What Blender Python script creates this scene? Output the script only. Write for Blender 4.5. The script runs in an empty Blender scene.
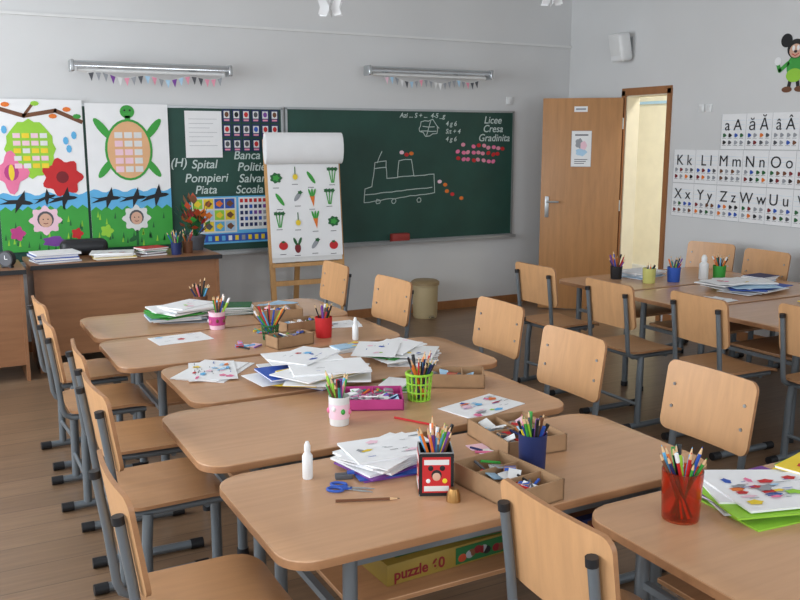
import bpy, bmesh, math, random
from mathutils import Vector, Matrix, Euler
random.seed(11)
S = bpy.context.scene
try:
    S.view_settings.view_transform = 'Standard'
    S.view_settings.look = 'None'
except Exception:
    pass
D = math.radians

# ------------------------------------------------------------ materials
def lin(c):
    out = []
    for v in c:
        v = v / 255.0
        out.append(v / 12.92 if v <= 0.04045 else ((v + 0.055) / 1.055) ** 2.4)
    return out
MC = {}
def mat(name, rgb, rough=0.5, metal=0.0, var=0.05, scale=8.0, emit=0, alpha=1, trans=0):
    if name in MC: return MC[name]
    m = bpy.data.materials.new(name); m.use_nodes = True
    nt = m.node_tree; b = nt.nodes['Principled BSDF']
    c = lin(rgb)
    tc = nt.nodes.new('ShaderNodeTexCoord')
    n = nt.nodes.new('ShaderNodeTexNoise'); n.inputs['Scale'].default_value = scale
    n.inputs['Detail'].default_value = 3
    r = nt.nodes.new('ShaderNodeValToRGB')
    r.color_ramp.elements[0].position = 0.3; r.color_ramp.elements[1].position = 0.7
    r.color_ramp.elements[0].color = [max(0, x * (1 - var)) for x in c] + [1]
    r.color_ramp.elements[1].color = [min(1, x * (1 + var)) for x in c] + [1]
    nt.links.new(tc.outputs['Object'], n.inputs['Vector'])
    nt.links.new(n.outputs['Fac'], r.inputs['Fac'])
    nt.links.new(r.outputs['Color'], b.inputs['Base Color'])
    b.inputs['Roughness'].default_value = rough
    b.inputs['Metallic'].default_value = metal
    if trans: b.inputs['Transmission Weight'].default_value = trans
    if alpha < 1: b.inputs['Alpha'].default_value = alpha
    MC[name] = m
    return m

def wood(name, rgb, rough=0.4, stretch=(1, 14, 14), scale=2.2, var=0.13):
    if name in MC: return MC[name]
    m = bpy.data.materials.new(name); m.use_nodes = True
    nt = m.node_tree; b = nt.nodes['Principled BSDF']; c = lin(rgb)
    tc = nt.nodes.new('ShaderNodeTexCoord')
    oi = nt.nodes.new('ShaderNodeObjectInfo')
    ad = nt.nodes.new('ShaderNodeVectorMath'); ad.operation = 'ADD'
    mp = nt.nodes.new('ShaderNodeMapping'); mp.inputs['Scale'].default_value = stretch
    n = nt.nodes.new('ShaderNodeTexNoise'); n.inputs['Scale'].default_value = scale
    n.inputs['Detail'].default_value = 6; n.inputs['Roughness'].default_value = 0.62
    n.inputs['Distortion'].default_value = 0.4
    r = nt.nodes.new('ShaderNodeValToRGB')
    r.color_ramp.elements[0].position = 0.3; r.color_ramp.elements[1].position = 0.72
    r.color_ramp.elements[0].color = [x * (1 - var) for x in c] + [1]
    r.color_ramp.elements[1].color = [min(1, x * (1 + var)) for x in c] + [1]
    nt.links.new(tc.outputs['Object'], ad.inputs[0])
    nt.links.new(oi.outputs['Location'], ad.inputs[1])
    nt.links.new(ad.outputs[0], mp.inputs['Vector'])
    nt.links.new(mp.outputs['Vector'], n.inputs['Vector'])
    nt.links.new(n.outputs['Fac'], r.inputs['Fac'])
    nt.links.new(r.outputs['Color'], b.inputs['Base Color'])
    b.inputs['Roughness'].default_value = rough
    MC[name] = m
    return m

def floor_mat():
    m = bpy.data.materials.new('laminate_floor'); m.use_nodes = True
    nt = m.node_tree; b = nt.nodes['Principled BSDF']
    tc = nt.nodes.new('ShaderNodeTexCoord')
    br = nt.nodes.new('ShaderNodeTexBrick')
    br.inputs['Color1'].default_value = lin((134, 108, 84)) + [1]
    br.inputs['Color2'].default_value = lin((120, 96, 75)) + [1]
    br.inputs['Mortar'].default_value = lin((84, 66, 52)) + [1]
    br.inputs['Scale'].default_value = 1.0
    br.inputs['Mortar Size'].default_value = 0.002
    br.inputs['Brick Width'].default_value = 1.25
    br.inputs['Row Height'].default_value = 0.19
    mp = nt.nodes.new('ShaderNodeMapping'); mp.inputs['Scale'].default_value = (1.5, 22, 1)
    n = nt.nodes.new('ShaderNodeTexNoise'); n.inputs['Scale'].default_value = 2.0; n.inputs['Detail'].default_value = 5
    r = nt.nodes.new('ShaderNodeValToRGB')
    r.color_ramp.elements[0].color = (0.68, 0.66, 0.64, 1); r.color_ramp.elements[0].position = 0.3
    r.color_ramp.elements[1].color = (1.12, 1.1, 1.08, 1); r.color_ramp.elements[1].position = 0.7
    mx = nt.nodes.new('ShaderNodeMixRGB'); mx.blend_type = 'MULTIPLY'; mx.inputs['Fac'].default_value = 0.7
    nt.links.new(tc.outputs['Object'], br.inputs['Vector'])
    nt.links.new(tc.outputs['Object'], mp.inputs['Vector'])
    nt.links.new(mp.outputs['Vector'], n.inputs['Vector'])
    nt.links.new(n.outputs['Fac'], r.inputs['Fac'])
    nt.links.new(br.outputs['Color'], mx.inputs['Color1'])
    nt.links.new(r.outputs['Color'], mx.inputs['Color2'])
    nt.links.new(mx.outputs['Color'], b.inputs['Base Color'])
    b.inputs['Roughness'].default_value = 0.34
    return m

WALL = mat('wall_paint_white', (212, 213, 213), 0.85, var=0.03, scale=1.2)
CEIL = mat('ceiling_paint', (225, 225, 224), 0.9, var=0.02)
HALL = mat('hallway_paint_cream', (238, 230, 206), 0.8, var=0.03)
HALLF = mat('hallway_floor_tile', (190, 175, 150), 0.4)
FLOOR = floor_mat()
TABLE = wood('beech_laminate', (197, 154, 117), 0.27, (1.2, 16, 16), var=.07)
TEDGE = wood('beech_edge', (164, 119, 82), 0.45)
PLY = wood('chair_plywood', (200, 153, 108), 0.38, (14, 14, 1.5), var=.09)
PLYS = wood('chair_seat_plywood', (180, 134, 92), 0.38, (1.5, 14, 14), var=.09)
STEEL = mat('grey_painted_steel', (116, 124, 130), 0.35, 0.4)
BLACKP = mat('black_plastic', (28, 30, 34), 0.45)
DESKW = wood('desk_brown_laminate', (148, 104, 72), 0.4, (1.2, 12, 12))
DOORW = wood('door_oak_veneer', (180, 130, 82), 0.45, (10, 10, 1))
FRAMEW = wood('door_frame_wood', (158, 106, 64), 0.45, (10, 10, 1))
GREEN = mat('chalkboard_green', (30, 70, 60), 0.55, var=0.2, scale=2.5)
ALU = mat('aluminium_trim', (176, 180, 182), 0.35, 0.7)
CHROME = mat('chrome_reflector', (200, 204, 208), 0.16, 0.95)
WHITE = mat('paper_white', (236, 237, 238), 0.75, var=0.02)
OFFW = mat('paper_offwhite', (222, 223, 222), 0.75, var=0.03)
WPLAST = mat('white_plastic', (228, 230, 230), 0.4)
CARD = mat('brown_cardboard', (162, 128, 94), 0.8, var=0.1, scale=20)
CHALK = mat('chalk_white', (200, 214, 210), 0.9)
CHALKP = mat('chalk_pink', (226, 150, 170), 0.9)
def col(n, rgb, rough=0.55): return mat('colour_' + n, rgb, rough)
RED = col('red', (196, 34, 38)); BLUE = col('blue', (40, 84, 176)); YEL = col('yellow', (236, 206, 50))
GRN = col('green', (58, 158, 62)); LGRN = col('lime', (150, 206, 60)); ORG = col('orange', (228, 120, 40))
PINK = col('pink', (232, 120, 160)); PURP = col('purple', (120, 66, 150)); NAVY = col('navy', (24, 40, 92))
CYAN = col('sky_blue', (96, 178, 226)); BRN = col('brown', (112, 70, 44)); BLK = col('black', (22, 22, 26))
SKIN = col('skin_tone', (214, 170, 146)); MAG = col('magenta', (186, 60, 130)); GREY = col('grey', (150, 154, 160))
TEAL = col('teal', (40, 140, 130)); LPINK = col('pale_pink', (238, 200, 214)); DKGRN = col('dark_green', (30, 96, 50))
DRED = col('dark_red', (120, 20, 30)); LBLU = col('pale_blue', (170, 206, 232)); DGREY = col('dark_grey', (80, 82, 88))
PENC = [RED, BLUE, YEL, GRN, ORG, PINK, PURP, NAVY, CYAN, BRN, BLK, LGRN, TEAL, RED, ORG, DGREY, BRN, BLK]
PWOOD = col('pencil_wood', (222, 186, 140))

# ------------------------------------------------------------ mesh builder
class MB:
    def __init__(s): s.bm = bmesh.new(); s.mats = []
    def mi(s, m):
        if m not in s.mats: s.mats.append(m)
        return s.mats.index(m)
    def face(s, pts, m):
        vs = [s.bm.verts.new(p) for p in pts]
        try:
            f = s.bm.faces.new(vs); f.material_index = s.mi(m); return f
        except Exception: return None
    def box(s, c, size, m, rot=None, bevel=0.0, seg=2):
        M = Matrix.Translation(c)
        if rot is not None: M = M @ Euler(rot).to_matrix().to_4x4()
        M = M @ Matrix.Diagonal((size[0], size[1], size[2], 1))
        g = bmesh.ops.create_cube(s.bm, size=1, matrix=M)
        fs = set(f for v in g['verts'] for f in v.link_faces)
        k = s.mi(m)
        for f in fs: f.material_index = k
        if bevel > 0:
            es = list(set(e for v in g['verts'] for e in v.link_edges))
            bmesh.ops.bevel(s.bm, geom=es, offset=bevel, segments=seg, affect='EDGES', profile=0.5)
    def ring(s, c, x, y, r, seg):
        return [s.bm.verts.new(Vector(c) + x * (r * math.cos(2 * math.pi * i / seg)) + y * (r * math.sin(2 * math.pi * i / seg))) for i in range(seg)]
    def skin(s, rings, k, cap=True, closed=False):
        n = len(rings[0]); L = len(rings)
        for a in range(L if closed else L - 1):
            A = rings[a]; B = rings[(a + 1) % L]
            for i in range(n):
                f = s.bm.faces.new((A[i], A[(i + 1) % n], B[(i + 1) % n], B[i])); f.material_index = k
        if cap and not closed:
            f = s.bm.faces.new(list(reversed(rings[0]))); f.material_index = k
            f = s.bm.faces.new(rings[-1]); f.material_index = k
    def tube(s, pts, r, m, seg=10, closed=False, radii=None, cap=True):
        pts = [Vector(p) for p in pts]; n = len(pts); rings = []; prev = None
        for i in range(n):
            if closed: t = pts[(i + 1) % n] - pts[i - 1]
            elif i == 0: t = pts[1] - pts[0]
            elif i == n - 1: t = pts[-1] - pts[-2]
            else: t = (pts[i + 1] - pts[i]).normalized() + (pts[i] - pts[i - 1]).normalized()
            t.normalize()
            ref = prev if prev is not None else (Vector((0, 0, 1)) if abs(t.z) < 0.9 else Vector((0, 1, 0)))
            y = t.cross(ref)
            if y.length < 1e-5: y = t.cross(Vector((1, 0, 0)))
            y.normalize(); x = y.cross(t).normalized(); prev = x
            rr = radii[i] if radii else r
            rings.append(s.ring(pts[i], x, y, rr, seg))
        s.skin(rings, s.mi(m), cap, closed)
    def cyl(s, p0, p1, r0, m, r1=None, seg=16):
        s.tube([p0, p1], r0, m, seg, radii=[r0, r0 if r1 is None else r1])
    def lathe(s, prof, c, m, seg=24):
        rings = []
        for r, z in prof:
            rings.append(s.ring((c[0], c[1], c[2] + z), Vector((1, 0, 0)), Vector((0, 1, 0)), max(r, 0.0004), seg))
        s.skin(rings, s.mi(m), True)
    def ball(s, c, r, m, seg=12):
        if not hasattr(r, '__len__'): r = (r, r, r)
        M = Matrix.Translation(c) @ Matrix.Diagonal((r[0], r[1], r[2], 1))
        g = bmesh.ops.create_uvsphere(s.bm, u_segments=seg, v_segments=max(6, seg // 2 + 2), radius=1, matrix=M)
        k = s.mi(m)
        for f in set(f for v in g['verts'] for f in v.link_faces): f.material_index = k
    def prism(s, poly, z0, z1, m, mside=None, bevel=0):
        bot = [s.bm.verts.new((p[0], p[1], z0)) for p in poly]
        top = [s.bm.verts.new((p[0], p[1], z1)) for p in poly]
        k = s.mi(m); ks = s.mi(mside or m); n = len(poly)
        f1 = s.bm.faces.new(top); f1.material_index = k
        f2 = s.bm.faces.new(list(reversed(bot))); f2.material_index = k
        for i in range(n):
            f = s.bm.faces.new((bot[i], bot[(i + 1) % n], top[(i + 1) % n], top[i])); f.material_index = ks
        if bevel:
            bmesh.ops.bevel(s.bm, geom=list(f1.edges), offset=bevel, segments=2, affect='EDGES', profile=0.5)
    # flat artwork in local XY, z = layer height
    def flat(s, poly, z, m): s.face([(p[0], p[1], z) for p in poly], m)
    def rect(s, x0, y0, x1, y1, z, m): s.flat([(x0, y0), (x1, y0), (x1, y1), (x0, y1)], z, m)
    def ell(s, cx, cy, rx, ry, z, m, n=20, wob=0, k=5, rot=0):
        P = []
        for i in range(n):
            a = 2 * math.pi * i / n; q = 1 + wob * math.cos(k * a)
            x = rx * q * math.cos(a); y = ry * q * math.sin(a)
            P.append((cx + x * math.cos(rot) - y * math.sin(rot), cy + x * math.sin(rot) + y * math.cos(rot)))
        s.flat(P, z, m)
    def stroke(s, pts, w, z, m):
        for a, b in zip(pts[:-1], pts[1:]):
            a = Vector(a); b = Vector(b); d = b - a
            if d.length < 1e-6: continue
            d.normalize(); nn = Vector((-d.y, d.x)) * w / 2; e = d * w * 0.3
            s.flat([a - nn - e, b - nn + e, b + nn + e, a + nn - e], z, m)
    def panel(s, w, h, r, th, fn, nrm, m, medge=None, rows=6):
        us = []
        for i in range(6): us.append(-w / 2 + r * (1 - math.cos(math.pi / 2 * i / 5)))
        k = 6
        for i in range(1, k): us.append(-w / 2 + r + (w - 2 * r) * i / k)
        us += [-u for u in reversed(us[:6])]
        def hh(u):
            d = abs(u) - (w / 2 - r)
            if d <= 0: return h / 2
            d = min(d, r); return h / 2 - r + math.sqrt(max(0, r * r - d * d))
        A = []; B = []
        for u in us:
            ca = []; cb = []
            for j in range(rows + 1):
                v = -hh(u) + 2 * hh(u) * j / rows
                p = Vector(fn(u, v)); ca.append(s.bm.verts.new(p)); cb.append(s.bm.verts.new(p + Vector(nrm) * th))
            A.append(ca); B.append(cb)
        k1 = s.mi(m); k2 = s.mi(medge or m); n = len(us)
        for i in range(n - 1):
            for j in range(rows):
                s.bm.faces.new((A[i][j], A[i + 1][j], A[i + 1][j + 1], A[i][j + 1])).material_index = k1
                s.bm.faces.new((B[i][j + 1], B[i + 1][j + 1], B[i + 1][j], B[i][j])).material_index = k1
            s.bm.faces.new((A[i][0], B[i][0], B[i + 1][0], A[i + 1][0])).material_index = k2
            s.bm.faces.new((A[i][rows], A[i + 1][rows], B[i + 1][rows], B[i][rows])).material_index = k2
        for j in range(rows):
            s.bm.faces.new((A[0][j], A[0][j + 1], B[0][j + 1], B[0][j])).material_index = k2
            s.bm.faces.new((A[n - 1][j + 1], A[n - 1][j], B[n - 1][j], B[n - 1][j + 1])).material_index = k2
    def mesh(s, name, flatart=False):
        if not flatart: bmesh.ops.recalc_face_normals(s.bm, faces=s.bm.faces)
        me = bpy.data.meshes.new(name); s.bm.to_mesh(me); s.bm.free()
        for m in s.mats: me.materials.append(m)
        if not flatart:
            me.shade_smooth()
            try: me.set_sharp_from_angle(angle=D(38))
            except Exception: pass
        return me
    def done(s, name, loc=(0, 0, 0), rot=(0, 0, 0), parent=None, flatart=False):
        return put(name, s.mesh(name, flatart), loc, rot, parent)

def put(name, me, loc=(0, 0, 0), rot=(0, 0, 0), parent=None):
    o = bpy.data.objects.new(name, me); S.collection.objects.link(o)
    o.location = loc; o.rotation_euler = rot
    if parent: o.parent = parent
    return o

def text(body, loc, size, m, parent, rot=(0, 0, 0), name='lettering', align='LEFT', shear=0, bold=0):
    c = bpy.data.curves.new(name, 'FONT'); c.body = body; c.size = size; c.align_x = align
    c.shear = shear; c.extrude = 0.0003; c.offset = bold
    c.materials.append(m)
    o = bpy.data.objects.new(name, c); S.collection.objects.link(o)
    o.location = loc; o.rotation_euler = rot; o.parent = parent
    return o

def rrect(w, d, r, seg=7):
    P = []
    for cx, cy, a0 in ((w/2-r, d/2-r, 0), (-w/2+r, d/2-r, 90), (-w/2+r, -d/2+r, 180), (w/2-r, -d/2+r, 270)):
        for i in range(seg + 1):
            a = D(a0 + 90 * i / seg); P.append((cx + r * math.cos(a), cy + r * math.sin(a)))
    return P

# ------------------------------------------------------------ room shell
XL, XR, YB, YF, ZC = -2.2, 5.7, 7.14, -1.6, 3.2
b = MB(); b.box(((XL + XR) / 2, (YB + YF) / 2, -0.05), (XR - XL + .3, YB - YF + .3, 0.1), FLOOR); b.done('floor')
b = MB(); b.box(((XL + XR) / 2, (YB + YF) / 2, ZC + 0.05), (XR - XL + .3, YB - YF + .3, 0.1), CEIL); b.done('ceiling')
b = MB(); b.box(((XL + XR) / 2, YB + 0.075, ZC / 2), (XR - XL + .3, 0.15, ZC), WALL); b.done('wall_back')
DO0, DO1, DH = 5.78, 6.31, 2.0
b = MB()
b.box((XR + .075, (YF + DO0) / 2, ZC / 2), (.15, DO0 - YF, ZC), WALL)
b.box((XR + .075, (YB + DO1) / 2, ZC / 2), (.15, YB - DO1, ZC), WALL)
b.box((XR + .075, (DO0 + DO1) / 2, (ZC + DH) / 2), (.15, DO1 - DO0, ZC - DH), WALL)
b.done('wall_right')
wins = [(-0.9, 1.1), (1.7, 3.7), (4.3, 6.3)]
b = MB(); y = YF
for a, c in wins:
    b.box((XL - .075, (y + a) / 2, ZC / 2), (.15, a - y, ZC), WALL)
    b.box((XL - .075, (a + c) / 2, 0.45), (.15, c - a, 0.9), WALL)
    b.box((XL - .075, (a + c) / 2, (2.7 + ZC) / 2), (.15, c - a, ZC - 2.7), WALL)
    y = c
b.box((XL - .075, (y + YB) / 2, ZC / 2), (.15, YB - y, ZC), WALL)
b.done('wall_left')
for i, (a, c) in enumerate(wins):
    b = MB()
    for yy in (a + .03, (a + c) / 2, c - .03): b.box((XL - .075, yy, 1.8), (.06, .06, 1.8), WPLAST)
    for zz in (.93, 2.1, 2.67): b.box((XL - .075, (a + c) / 2, zz), (.06, c - a, .06), WPLAST)
    b.done('window_%d' % (i + 1))
rw = [(-1.2, 1.0), (2.2, 4.6)]  # unseen rear windows, added to let soft light in from behind
b = MB(); x = XL
for a, c in rw:
    b.box(((x + a) / 2, YF - .075, ZC / 2), (a - x, .15, ZC), WALL)
    b.box(((a + c) / 2, YF - .075, .45), (c - a, .15, .9), WALL)
    b.box(((a + c) / 2, YF - .075, (2.7 + ZC) / 2), (c - a, .15, ZC - 2.7), WALL)
    x = c
b.box(((x + XR) / 2, YF - .075, ZC / 2), (XR - x, .15, ZC), WALL)
b.done('wall_front')
for i, (a, c) in enumerate(rw):
    b = MB()
    for xx in (a + .03, (a + c) / 2, c - .03): b.box((xx, YF - .075, 1.8), (.06, .06, 1.8), WPLAST)
    for zz in (.93, 2.1, 2.67): b.box(((a + c) / 2, YF - .075, zz), (c - a, .06, .06), WPLAST)
    b.done('window_%d' % (i + 4))  # frames of the added rear windows
b = MB(); b.box(((XL + XR) / 2, YB - .008, .04), (XR - XL, .016, .08), FRAMEW); b.done('baseboard_back')
b = MB()
b.box((XR - .008, (YF + DO0 - .08) / 2, .04), (.016, DO0 - .08 - YF, .08), FRAMEW)
b.box((XR - .008, (YB + DO1 + .08) / 2, .04), (.016, YB - DO1 - .08, .08), FRAMEW)
b.done('baseboard_right')
b = MB(); b.box(((XL + XR) / 2, YB - .012, 2.5), (XR - XL, .024, .02), OFFW); b.done('trim_1')
# hallway
b = MB(); b.box((6.9, 6, -.05), (2.1, 5, .1), HALLF); b.done('floor_hallway')
b = MB(); b.box((7.6, 6, 1.5), (.1, 5, 3.0), HALL); b.box((7.54, 6, .06), (.03, 5, .1), OFFW)
b.box((7.54, 6, 2.03), (.02, 5, .03), LBLU); b.done('wall_hallway')
b = MB(); b.box((6.9, 8.5, 1.5), (2.1, .1, 3.0), HALL); b.done('wall_hallway_end')
b = MB(); b.box((6.9, 6, 3.05), (2.1, 5, .1), CEIL); b.done('ceiling_hallway')
# door frame + leaf
b = MB()
for yy in (DO0 + .006, DO1 - .006): b.box((XR + .078, yy, DH / 2), (.15, .012, DH), HALL)
b.box((XR + .078, (DO0 + DO1) / 2, DH - .006), (.15, DO1 - DO0, .012), HALL)
for yy in (DO0 - .02, DO1 + .02): b.box((XR - .010, yy, DH / 2 + .02), (.02, .045, DH + .04), FRAMEW)
b.box((XR - .010, (DO0 + DO1) / 2, DH + .03), (.02, DO1 - DO0 + .08, .065), FRAMEW)
b.done('trim_2')
hx, hy = 5.655, 6.30
L = 0.72
ang = math.atan2(.46, -.55)
b = MB()
b.box((L / 2, 0, DH / 2 - .005), (L, .04, DH - .03), DOORW, bevel=.003)
for sgn in (1, -1):
    b.box((L - .06, sgn * .024, .98), (.04, .008, .2), ALU, bevel=.002)
    b.cyl((L - .06, sgn * .02, 1.03), (L - .06, sgn * .07, 1.03), .009, ALU)
    b.cyl((L - .06, sgn * .07, 1.03), (L - .17, sgn * .07, 1.03), .009, ALU)
for zz in (.25, 1.0, 1.75): b.cyl((-.003, 0, zz - .05), (-.003, 0, zz + .05), .01, ALU)
door = b.done('door_1', (hx, hy, 0), (0, 0, ang))
b = MB()
b.rect(-.092, -.165, .092, .165, 0, GREY); b.rect(-.089, -.162, .089, .162, .0008, WHITE)
b.ell(-.02, .05, .035, .045, .0015, GREY, 14, wob=.15); b.ell(.02, .03, .03, .04, .002, LPINK, 14, wob=.1); b.ell(0, -.03, .05, .035, .0015, LBLU, 14, wob=.15)
for q in range(3): b.rect(-.06, -.10 - q * .018, .06 - q * .015, -.094 - q * .018, .002, DGREY)
b.rect(-.06, .12, .06, .132, .002, DGREY)
sg = b.done('door_sign', (L * .5, .0215, 1.52), (D(90), 0, D(180)), door, True)
b = MB(); b.rect(-.06, -.025, .06, .025, 0, WHITE); b.rect(-.045, -.008, .045, .008, .001, GREY)
b.done('door_label', (L * .52, .0215, 1.88), (D(90), 0, D(180)), door, True)

# ------------------------------------------------------------ chalkboards
def board(name, x0, x1, z0, z1):
    b = MB(); cx = (x0 + x1) / 2; cz = (z0 + z1) / 2
    b.box((0, 0, 0), (x1 - x0, .02, z1 - z0), GREEN)
    for zz in (z0 - cz, z1 - cz): b.box((0, -.003, zz), (x1 - x0 + .02, .028, .018), ALU)
    for xx in (x0 - cx, x1 - cx): b.box((xx, -.003, 0), (.018, .028, z1 - z0), ALU)
    b.box((0, -.05, z0 - cz - .015), (x1 - x0, .08, .012), ALU)
    b.box((0, -.088, z0 - cz - .006), (x1 - x0, .006, .025), ALU)
    return b.done(name, (cx, YB - .013, cz)), cx, cz
cbL, lx, lz = board('chalkboard', .30, 2.66, .69, 1.86)
cbR, rx, rz = board('chalkboard', 2.70, 5.02, .69, 1.865)
YS = -.0125
def ctext(par, cx, cz, s, X, Z, size, m=CHALK, sh=.2):
    text(s, (X - cx, YS, Z - cz), size, m, par, (D(90), 0, 0), 'chalk_text', shear=sh, bold=.0008)
for s_, X, Z in (('(H)', 1.71, 1.39), ('Spital', 1.88, 1.375), ('Banca', 2.23, 1.445), ('Politie', 2.26, 1.35), ('Pompieri', 1.82, 1.265),
                 ('Salvare', 2.27, 1.255)):
    ctext(cbL, lx, lz, s_, X, Z, .098)
ctext(cbL, lx, lz, 'Piata', 1.90, 1.17, .095); ctext(cbL, lx, lz, 'Scoala', 2.24, 1.165, .095)
for s_, X, Z in (('Licee', 4.68, 1.755), ('Cresa', 4.67, 1.675), ('Gradinita', 4.62, 1.59)):
    ctext(cbR, rx, rz, s_, X, Z, .095)
ctext(cbR, rx, rz, 'Azi ... S + ...  4-5 _g', 3.78, 1.80, .06)
for Z in (1.73, 1.66, 1.59): ctext(cbR, rx, rz, random.choice(['7+8 =', '4 g 6', 'S:t + 4']), 4.26, Z, .06)
b = MB()
W = .007
def cs(pts, m=CHALK):
    q = []
    for a, c in zip(pts[:-1], pts[1:]):
        n = max(1, int(math.hypot(c[0] - a[0], c[1] - a[1]) / .05))
        for i in range(n): q.append((a[0] + (c[0] - a[0]) * i / n + random.uniform(-.003, .003), a[1] + (c[1] - a[1]) * i / n + random.uniform(-.004, .004)))
    q.append(pts[-1])
    b.stroke([(p[0] - rx, p[1] - rz) for p in q], W, 0, m)
cs([(3.42, 1.05), (3.43, 1.17), (3.50, 1.19), (3.53, 1.40), (3.64, 1.42), (3.65, 1.26), (3.76, 1.27), (3.77, 1.42), (3.90, 1.43),
    (3.93, 1.28), (4.14, 1.29), (4.15, 1.12), (3.42, 1.05)])
cs([(3.53, 1.35), (3.64, 1.36)]); cs([(3.43, 1.12), (4.12, 1.17)]); cs([(3.76, 1.27), (3.93, 1.28)]); cs([(3.55, 1.40), (3.60, 1.50)])
for cx_ in (3.56, 3.72, 3.98): cs([(cx_ + .022 * math.cos(a * .7), 1.055 + .02 * math.sin(a * .7)) for a in range(10)])
cs([(4.08 + (.10 + .012 * math.cos(a * 2.2)) * math.cos(a * .4), 1.71 + (.07 + .012 * math.cos(a * 2.2)) * math.sin(a * .4)) for a in range(17)])
cs([(4.0, 1.68), (4.16, 1.68)]); cs([(4.02, 1.72), (4.14, 1.72)]); cs([(4.06, 1.64), (4.1, 1.77)])
for i in range(10):
    for j in range(3):
        if random.random() < .92:
            X = 4.40 + i * .056 + random.uniform(-.008, .008); Z = 1.56 - j * .065 - i * .004 + random.uniform(-.008, .008)
            b.ell(X - rx, Z - rz, .025, .019, .001, random.choice([CHALKP, PINK, CHALKP, RED]), 8, rot=random.uniform(-.5, .5))
for X, Z in ((3.80, 1.49), (3.85, 1.47), (3.90, 1.48), (4.28, 1.13), (4.34, 1.10), (4.20, 1.22), (4.44, 1.06), (4.26, 1.19)):
    b.ell(X - rx, Z - rz, .024, .018, .001, random.choice([PINK, RED, LPINK, ORG]), 9)
b.done('chalk_drawing', (0, YS, 0), (D(90), 0, 0), cbR, True)
b = MB(); b.box((0, 0, .04), (.18, .06, .08), col('brick_red', (150, 50, 44)), bevel=.008); b.box((0, 0, .006), (.175, .055, .012), BLK)
b.done('board_eraser', (3.76, YB - .065, .683))

b = MB()
for r in range(3):
    for c in range(6):
        x = c * .082; z = -r * .118
        b.rect(x, z - .10, x + .068, z, 0, NAVY); b.rect(x + .01, z - .07, x + .058, z - .012, .001, OFFW)
        b.ell(x + .034, z - .04, .018, .022, .002, random.choice([RED, DGREY, BLK, PURP, BRN, BLUE]), 8)
        b.rect(x + .012, z - .092, x + .056, z - .078, .001, CHALKP)
b.done('word_card_set', (2.15, YB - .030, 1.845), (D(90), 0, 0), None, True)
b = MB(); b.box((0, 0, 0), (.30, .37, .002), WHITE)
for q in range(7): b.rect(-.12, .12 - q * .035, .11 - (q % 3) * .03, .1225 - q * .035, .002, GREY)
b.done('paper_sheet', (1.99, YB - .031, 1.645), (D(90), 0, 0))
b = MB(); b.rect(-.36, -.20, .36, .19, 0, CYAN); b.rect(-.345, -.11, .03, .178, .001, OFFW)
for i in range(4):
    for j in range(3):
        x = -.335 + i * .09; y = .17 - j * .093
        b.rect(x, y - .08, x + .08, y, .002, random.choice([YEL, CYAN, LGRN, OFFW, BLUE, LBLU]))
        b.ell(x + .04, y - .04, .028, .025, .003, random.choice([RED, GRN, BLUE, BRN, ORG, YEL, DGREY]), 9, wob=.2)
b.rect(.05, -.09, .345, .178, .001, WHITE)
for i in range(7):
    for j in range(5):
        b.rect(.062 + i * .04, .165 - j * .05 - .03, .062 + i * .04 + .026, .165 - j * .05, .002, random.choice([PURP, NAVY, BLUE, GREY]) if j else RED)
b.rect(-.345, -.185, .345, -.12, .001, BLUE)
for i in range(12): b.rect(-.33 + i * .057, -.175, -.30 + i * .057, -.135, .002, random.choice([YEL, WHITE, CYAN, GREY]))
b.done('calendar_poster', (2.21, YB - .032, .955), (D(90), 0, 0), None, True)

# big children's posters
def bird(b, x, y, s, z, fl=1, rot=0):
    P = [(-.5, .04), (-.1, .10), (.15, .55), (.2, .12), (.42, .09), (.55, .02), (.4, -.06), (.1, -.08), (-.15, -.5), (-.15, -.08), (-.85, -.2), (-.5, -.02), (-.85, .12)]
    b.flat([(x + fl * s * (p[0] * math.cos(rot) - p[1] * math.sin(rot)), y + s * (p[0] * math.sin(rot) + p[1] * math.cos(rot))) for p in P], z, BLK)
def facefl(b, x, y, s, m):
    b.ell(x, y, s, s * .95, .003, m, 40, wob=.14, k=8)
    b.ell(x, y + .08 * s, s * .56, s * .58, .0035, DGREY, 14); b.ell(x, y, s * .44, s * .5, .004, SKIN, 14)
    b.ell(x - s * .16, y + .08 * s, s * .05, s * .05, .005, BLK, 6); b.ell(x + s * .16, y + .08 * s, s * .05, s * .05, .005, BLK, 6)
    b.stroke([(x - s * .14, y - s * .2), (x, y - s * .25), (x + s * .14, y - s * .2)], s * .05, .005, DRED)
def grass(b, w, y0, y1):
    P = [(-w / 2, y0)]; n = 16
    P.append((w / 2, y0))
    for i in range(n, -1, -1):
        x = -w / 2 + w * i / n
        P.append((x, y1 + (.02 if i % 2 else -.01)))
    b.flat(P, .002, GRN)
    for i in range(30):
        x = random.uniform(-w / 2 + .02, w / 2 - .02); y = random.uniform(y0, y1 - .06)
        b.flat([(x - .008, y), (x + .008, y), (x + .003, y + .05)], .0028, random.choice([DKGRN, LGRN, DKGRN]))
def water(b, w, y0, y1):
    P = [(-w / 2, y0), (w / 2, y0)]
    for i in range(20, -1, -1):
        P.append((-w / 2 + w * i / 20, y1 + .014 * math.sin(i * 1.3)))
    b.flat(P, .001, CYAN)
w, h = .62, 1.12
b = MB(); b.box((0, 0, -.002), (w, h, .003), WHITE)
water(b, w, -.30, -.13); grass(b, w, -h / 2, -.24)
for x, y, s_ in ((-.17, -.19, .17), (.02, -.16, .12), (.15, -.17, .16)): bird(b, x, y, s_, .004, rot=random.uniform(-.3, .3))
b.stroke([(-.3, .50), (-.1, .44), (.12, .48), (.3, .40)], .03, .002, BRN); b.stroke([(-.1, .44), (-.04, .52)], .02, .002, BRN)
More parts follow.
